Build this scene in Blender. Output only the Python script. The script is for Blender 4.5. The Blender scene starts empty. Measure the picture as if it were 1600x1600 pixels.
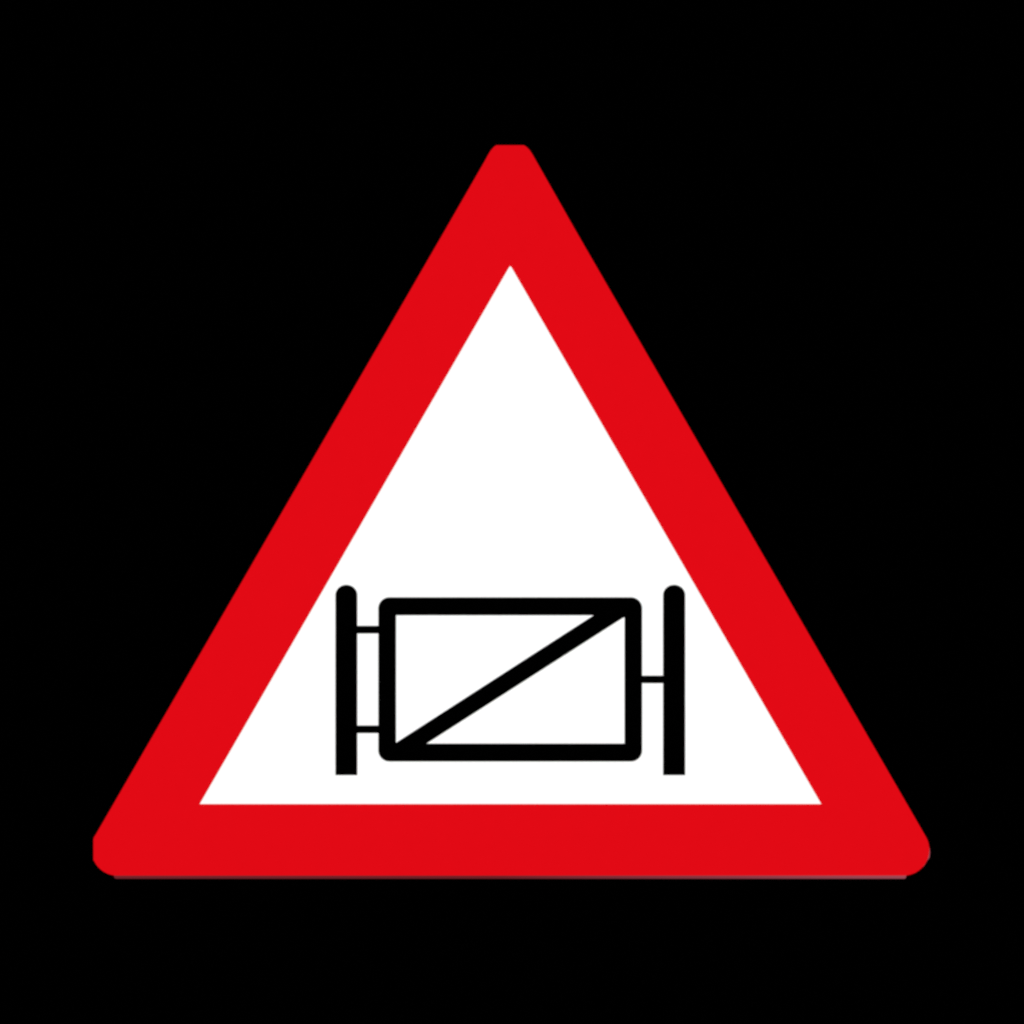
import bpy, bmesh, math
from mathutils import Matrix, Vector

S = 0.9 / 1308.0            # metres per drawing unit: the sign is 0.90 m wide
CX, CY = 800.0, 800.0       # drawing point on the camera axis
H = 1.6                     # height of that point above the floor

scene = bpy.context.scene
col = scene.collection


def P(x, y):
    return ((x - CX) * S, H - (y - CY) * S)


# ---------------------------------------------------------------- materials
def lin(c):
    c /= 255.0
    return c / 12.92 if c <= 0.04045 else ((c + 0.055) / 1.055) ** 2.4


E_LIGHT = 1.27              # exitance of a perfect white sheet under the lamps


def paint(name, rgb, rough, spec, vary=0.006, scale=60.0):
    m = bpy.data.materials.new(name)
    m.use_nodes = True
    nt = m.node_tree
    b = nt.nodes['Principled BSDF']
    b.inputs['Roughness'].default_value = rough
    b.inputs['Specular IOR Level'].default_value = spec
    tc = nt.nodes.new('ShaderNodeTexCoord')
    nz = nt.nodes.new('ShaderNodeTexNoise')
    nz.inputs['Scale'].default_value = scale
    nz.inputs['Detail'].default_value = 3
    rp = nt.nodes.new('ShaderNodeValToRGB')
    a, c = rp.color_ramp.elements
    a.position, c.position = 0.3, 0.7
    a.color = tuple(v * (1 - vary) for v in rgb) + (1,)
    c.color = tuple(v * (1 + vary) for v in rgb) + (1,)
    nt.links.new(tc.outputs['Object'], nz.inputs['Vector'])
    nt.links.new(nz.outputs['Fac'], rp.inputs['Fac'])
    nt.links.new(rp.outputs['Color'], b.inputs['Base Color'])
    return m


def seen(r, g, b):
    return tuple(lin(v) / E_LIGHT for v in (r, g, b))


RED = paint('red_reflective_film', seen(226, 10, 21), 0.4, 0.0)
WHITE = paint('white_reflective_film', (0.80, 0.80, 0.80), 0.4, 0.0)
BLACK = paint('black_print', (0.0001, 0.0001, 0.0001), 0.6, 0.0)
CLOTH = paint('black_velvet', (0.00005, 0.00005, 0.00005), 1.0, 0.0, 0.3, 400.0)


def metal_edge():
    """Painted plate edge: dull maroon, worn paler towards one end."""
    m = bpy.data.materials.new('worn_plate_edge')
    m.use_nodes = True
    nt = m.node_tree
    b = nt.nodes['Principled BSDF']
    b.inputs['Roughness'].default_value = 0.6
    b.inputs['Specular IOR Level'].default_value = 0.0
    tc = nt.nodes.new('ShaderNodeTexCoord')
    sx = nt.nodes.new('ShaderNodeSeparateXYZ')
    mr = nt.nodes.new('ShaderNodeMapRange')
    mr.inputs['From Min'].default_value = (146 - CX) * S
    mr.inputs['From Max'].default_value = (1454 - CX) * S
    rp = nt.nodes.new('ShaderNodeValToRGB')
    e = rp.color_ramp.elements
    e[0].position, e[0].color = 0.0, seen(112, 37, 44) + (1,)
    e[1].position, e[1].color = 1.0, seen(156, 76, 88) + (1,)
    k = e.new(0.48); k.color = seen(108, 32, 38) + (1,)
    k = e.new(0.75); k.color = seen(134, 55, 66) + (1,)
    nt.links.new(tc.outputs['Object'], sx.inputs['Vector'])
    nt.links.new(sx.outputs['X'], mr.inputs['Value'])
    nt.links.new(mr.outputs['Result'], rp.inputs['Fac'])
    nt.links.new(rp.outputs['Color'], b.inputs['Base Color'])
    return m


EDGE = metal_edge()


# ---------------------------------------------------------------- helpers
def link(name, bm, mat, parent=None):
    bmesh.ops.recalc_face_normals(bm, faces=bm.faces)
    me = bpy.data.meshes.new(name)
    bm.to_mesh(me)
    bm.free()
    me.materials.append(mat)
    o = bpy.data.objects.new(name, me)
    col.objects.link(o)
    if parent is not None:
        o.parent = parent
        # parts are drawn in world coordinates; the roots stand elsewhere
        off = Vector(WORLD[parent.name])
        me.transform(Matrix.Translation(-off))
        WORLD[o.name] = tuple(off)
    else:
        WORLD[o.name] = (0, 0, 0)
    return o


WORLD = {}


def slab(pts, front, back, hole=None):
    """Extruded outline (drawing units), front and back are world y; a hole is bridged point to point."""
    bm = bmesh.new()

    def ring(pp, y):
        return [bm.verts.new((P(a, b)[0], y, P(a, b)[1])) for a, b in pp]

    of, ob = ring(pts, front), ring(pts, back)
    n = len(pts)
    for i in range(n):
        j = (i + 1) % n
        bm.faces.new((of[i], of[j], ob[j], ob[i]))
    if hole is None:
        bm.faces.new(of)
        bm.faces.new(ob[::-1])
    else:
        hf, hb = ring(hole, front), ring(hole, back)
        m = len(hole)
        for i in range(m):
            j = (i + 1) % m
            bm.faces.new((hf[j], hf[i], hb[i], hb[j]))
        for o_, h_ in ((of, hf), (ob, hb)):
            es = []
            for r in (o_, h_):
                for i in range(len(r)):
                    e = bm.edges.get((r[i], r[(i + 1) % len(r)]))
                    es.append(e)
            bmesh.ops.triangle_fill(bm, use_beauty=True, edges=es)
    return bm


def arc(cx, cy, r, a0, a1, n):
    """Angles in degrees, drawing axes (y down), a0 -> a1."""
    return [(cx + r * math.cos(math.radians(a0 + (a1 - a0) * i / n)),
             cy + r * math.sin(math.radians(a0 + (a1 - a0) * i / n))) for i in range(n + 1)]


def rounded(x0, y0, x1, y1, r, n=10):
    return (arc(x0 + r, y0 + r, r, 180, 270, n) + arc(x1 - r, y0 + r, r, 270, 360, n)
            + arc(x1 - r, y1 - r, r, 0, 90, n) + arc(x0 + r, y1 - r, r, 90, 180, n))


# ---------------------------------------------------------------- the sign
BACK = 0.0200                # backdrop plane: the folded plate rests on it
F_PLATE, F_BORDER, F_FACE = 0.0, -0.0006, -0.0002

root = bpy.data.objects.new('warning_sign', None)
root.location = (0.0, BACK, P(0, 1373)[1])
root.empty_display_size = 0.1
root['label'] = 'triangular white warning sign with thick red border and black closed gate symbol'
root['category'] = 'sign'
col.objects.link(root)
WORLD['warning_sign'] = tuple(root.location)

# outline: clipped apex, straight flanks, round lower right, clipped lower left corner
R = 40.5
right_c = (1411.5, 1327.6)
left_c = (183.6, 1327.6)
outline = [(775.5, 227), (818.5, 227), (823, 229.8), (827.5, 234.5), (831.5, 240.5)]
outline += [(838.0, 252.0), (900.4, 362.0)]
outline += [p for p in arc(right_c[0], right_c[1], R, -30, 90, 24)]
lft = [p for p in arc(left_c[0], left_c[1], R, 90, 210, 48) if p[0] >= 146.2]
# keep the bottom sweep, cut flat at x = 146, then the flank
low = [p for p in lft if p[1] > left_c[1]]
outline += low
outline += [(146, 1344.0), (146, 1311.0), (147.6, 1307.2), (150.3, 1303.0)]
outline += [(697.5, 356.0), (757.3, 252.0)]
outline += [(763.0, 241.5), (767.0, 235.0), (771.5, 229.8)]

apex, lc, rc = (797.5, 414.6), (311.9, 1256.3), (1283.3, 1256.3)
hole = [(797.0 - 1.0, 416.5), (797.0 + 1.6, 416.5), rc, lc]

# folded metal plate: inset behind the film, shows as a worn lip along the lower edge
plate = [(775, 228), (819, 228), (897.0, 363.0), (1377, 1200)]
plate += [(1444.5, 1312), (1449, 1321), (1452.5, 1324.5), (1453.4, 1332), (1452.5, 1340), (1449, 1344.5), (1444, 1353), (1430, 1364),
          (1416.5, 1367), (1415.5, 1371.5), (1413.5, 1373), (181.0, 1373), (178.5, 1371.5), (177.5, 1367), (160, 1357), (147, 1343), (148, 1311), (700.8, 359)]
link('backing_plate', slab(plate, F_PLATE, BACK), EDGE, root)

bd = link('border', slab(outline, F_BORDER, F_PLATE - 0.00005, hole), RED, root)
bd['label'] = 'thick red border with rounded corners'

fc_pts = [(797.5, 400), (1297, 1264), (298, 1264)]
fc = link('face', slab(fc_pts, F_FACE, F_PLATE - 0.0001), WHITE, root)
fc['label'] = 'plain white triangular face'

# ---- printed gate symbol
frame_out = rounded(591.1, 933.3, 1003.3, 1189.9, 17.5)
frame_in = [(618.8, 961.4), (975.9, 961.4), (975.9, 1161.8), (618.8, 1161.8)]
gate = link('gate_symbol', slab(frame_out, F_FACE - 0.00016, F_FACE + 0.00005, frame_in), BLACK, root)
gate['label'] = 'black outlined gate rectangle with rounded corners'
WORLD['gate_symbol'] = WORLD['warning_sign']

diag = [(616.8, 1163.5), (616.8, 1161.8), (928.2, 961.0), (930.0, 959.5), (977.5, 959.5), (977.5, 963.5),
        (972.0, 966.2), (666.0, 1162.2), (664.0, 1163.5)]
link('diagonal_bar', slab(diag, F_FACE - 0.00014, F_FACE + 0.00004), BLACK, gate)


def box(x0, y0, x1, y1):
    return [(x0, y0), (x1, y0), (x1, y1), (x0, y1)]


for y0, y1 in ((977.8, 989.9), (1133.5, 1145.6)):
    link('hinge', slab(box(556, y0, 593, y1), F_FACE - 0.00012, F_FACE + 0.00004), BLACK, gate)
link('latch', slab(box(1001.5, 1055.6, 1038, 1067.6), F_FACE - 0.00012, F_FACE + 0.00004), BLACK, gate)

for x0, x1, lab in ((524.1, 558.2, 'black gate post joined by two hinges'),
                    (1036.1, 1070.6, 'black gate post joined by one latch')):
    c, r = (x0 + x1) / 2, (x1 - x0) / 2
    pts = [(c + r * math.cos(math.radians(a)), 930.0 + 16.2 * math.sin(math.radians(a))) for a in range(180, 361, 10)]
    pts += [(x1, 1211.3), (x0, 1211.3)]
    p = link('gate_post', slab(pts, F_FACE - 0.00018, F_FACE + 0.00005), BLACK, root)
    p['label'] = lab

# ---------------------------------------------------------------- backdrop
bm = bmesh.new()
vs = [bm.verts.new(v) for v in ((-4, BACK, -0.4), (4, BACK, -0.4), (4, BACK, 3.6), (-4, BACK, 3.6))]
vb = [bm.verts.new((v.co.x, BACK + 0.03, v.co.z)) for v in vs]
bm.faces.new(vs)
bm.faces.new(vb[::-1])
for i in range(4):
    j = (i + 1) % 4
    bm.faces.new((vs[i], vb[i], vb[j], vs[j]))
bk = link('backdrop', bm, CLOTH)
bk['kind'] = 'structure'

# ---------------------------------------------------------------- light: two distant softboxes, even and shadowless
for sx in (-1, 1):
    ld = bpy.data.lights.new('studio_lamp', 'AREA')
    ld.shape = 'SQUARE'
    ld.size = 0.8
    ld.energy = 491.0
    lo = bpy.data.objects.new('studio_lamp', ld)
    lo.location = (sx * 4.2, -7.0, H)
    d = Vector((0, 0, H - 0.03)) - Vector(lo.location)
    lo.rotation_euler = d.to_track_quat('-Z', 'Y').to_euler()
    col.objects.link(lo)

w = bpy.data.worlds.new('World')
scene.world = w
w.use_nodes = True
w.node_tree.nodes['Background'].inputs['Color'].default_value = (0, 0, 0, 1)
w.node_tree.nodes['Background'].inputs['Strength'].default_value = 0.0

# ---------------------------------------------------------------- camera
D = 4.0
cd = bpy.data.cameras.new('Camera')
cd.sensor_width = 36.0
cd.lens = 36.0 * D / (1600 * S)
cd.clip_end = 100
cam = bpy.data.objects.new('Camera', cd)
cam.location = (0, F_BORDER - D, H)
cam.rotation_euler = (math.radians(90), 0, 0)
col.objects.link(cam)
scene.camera = cam

scene.view_settings.view_transform = 'Standard'
scene.view_settings.look = 'None'
scene.view_settings.exposure = 0
scene.view_settings.gamma = 1
scene.render.film_transparent = False
scene.cycles.pixel_filter_type = 'BLACKMAN_HARRIS'
scene.cycles.filter_width = 2.6
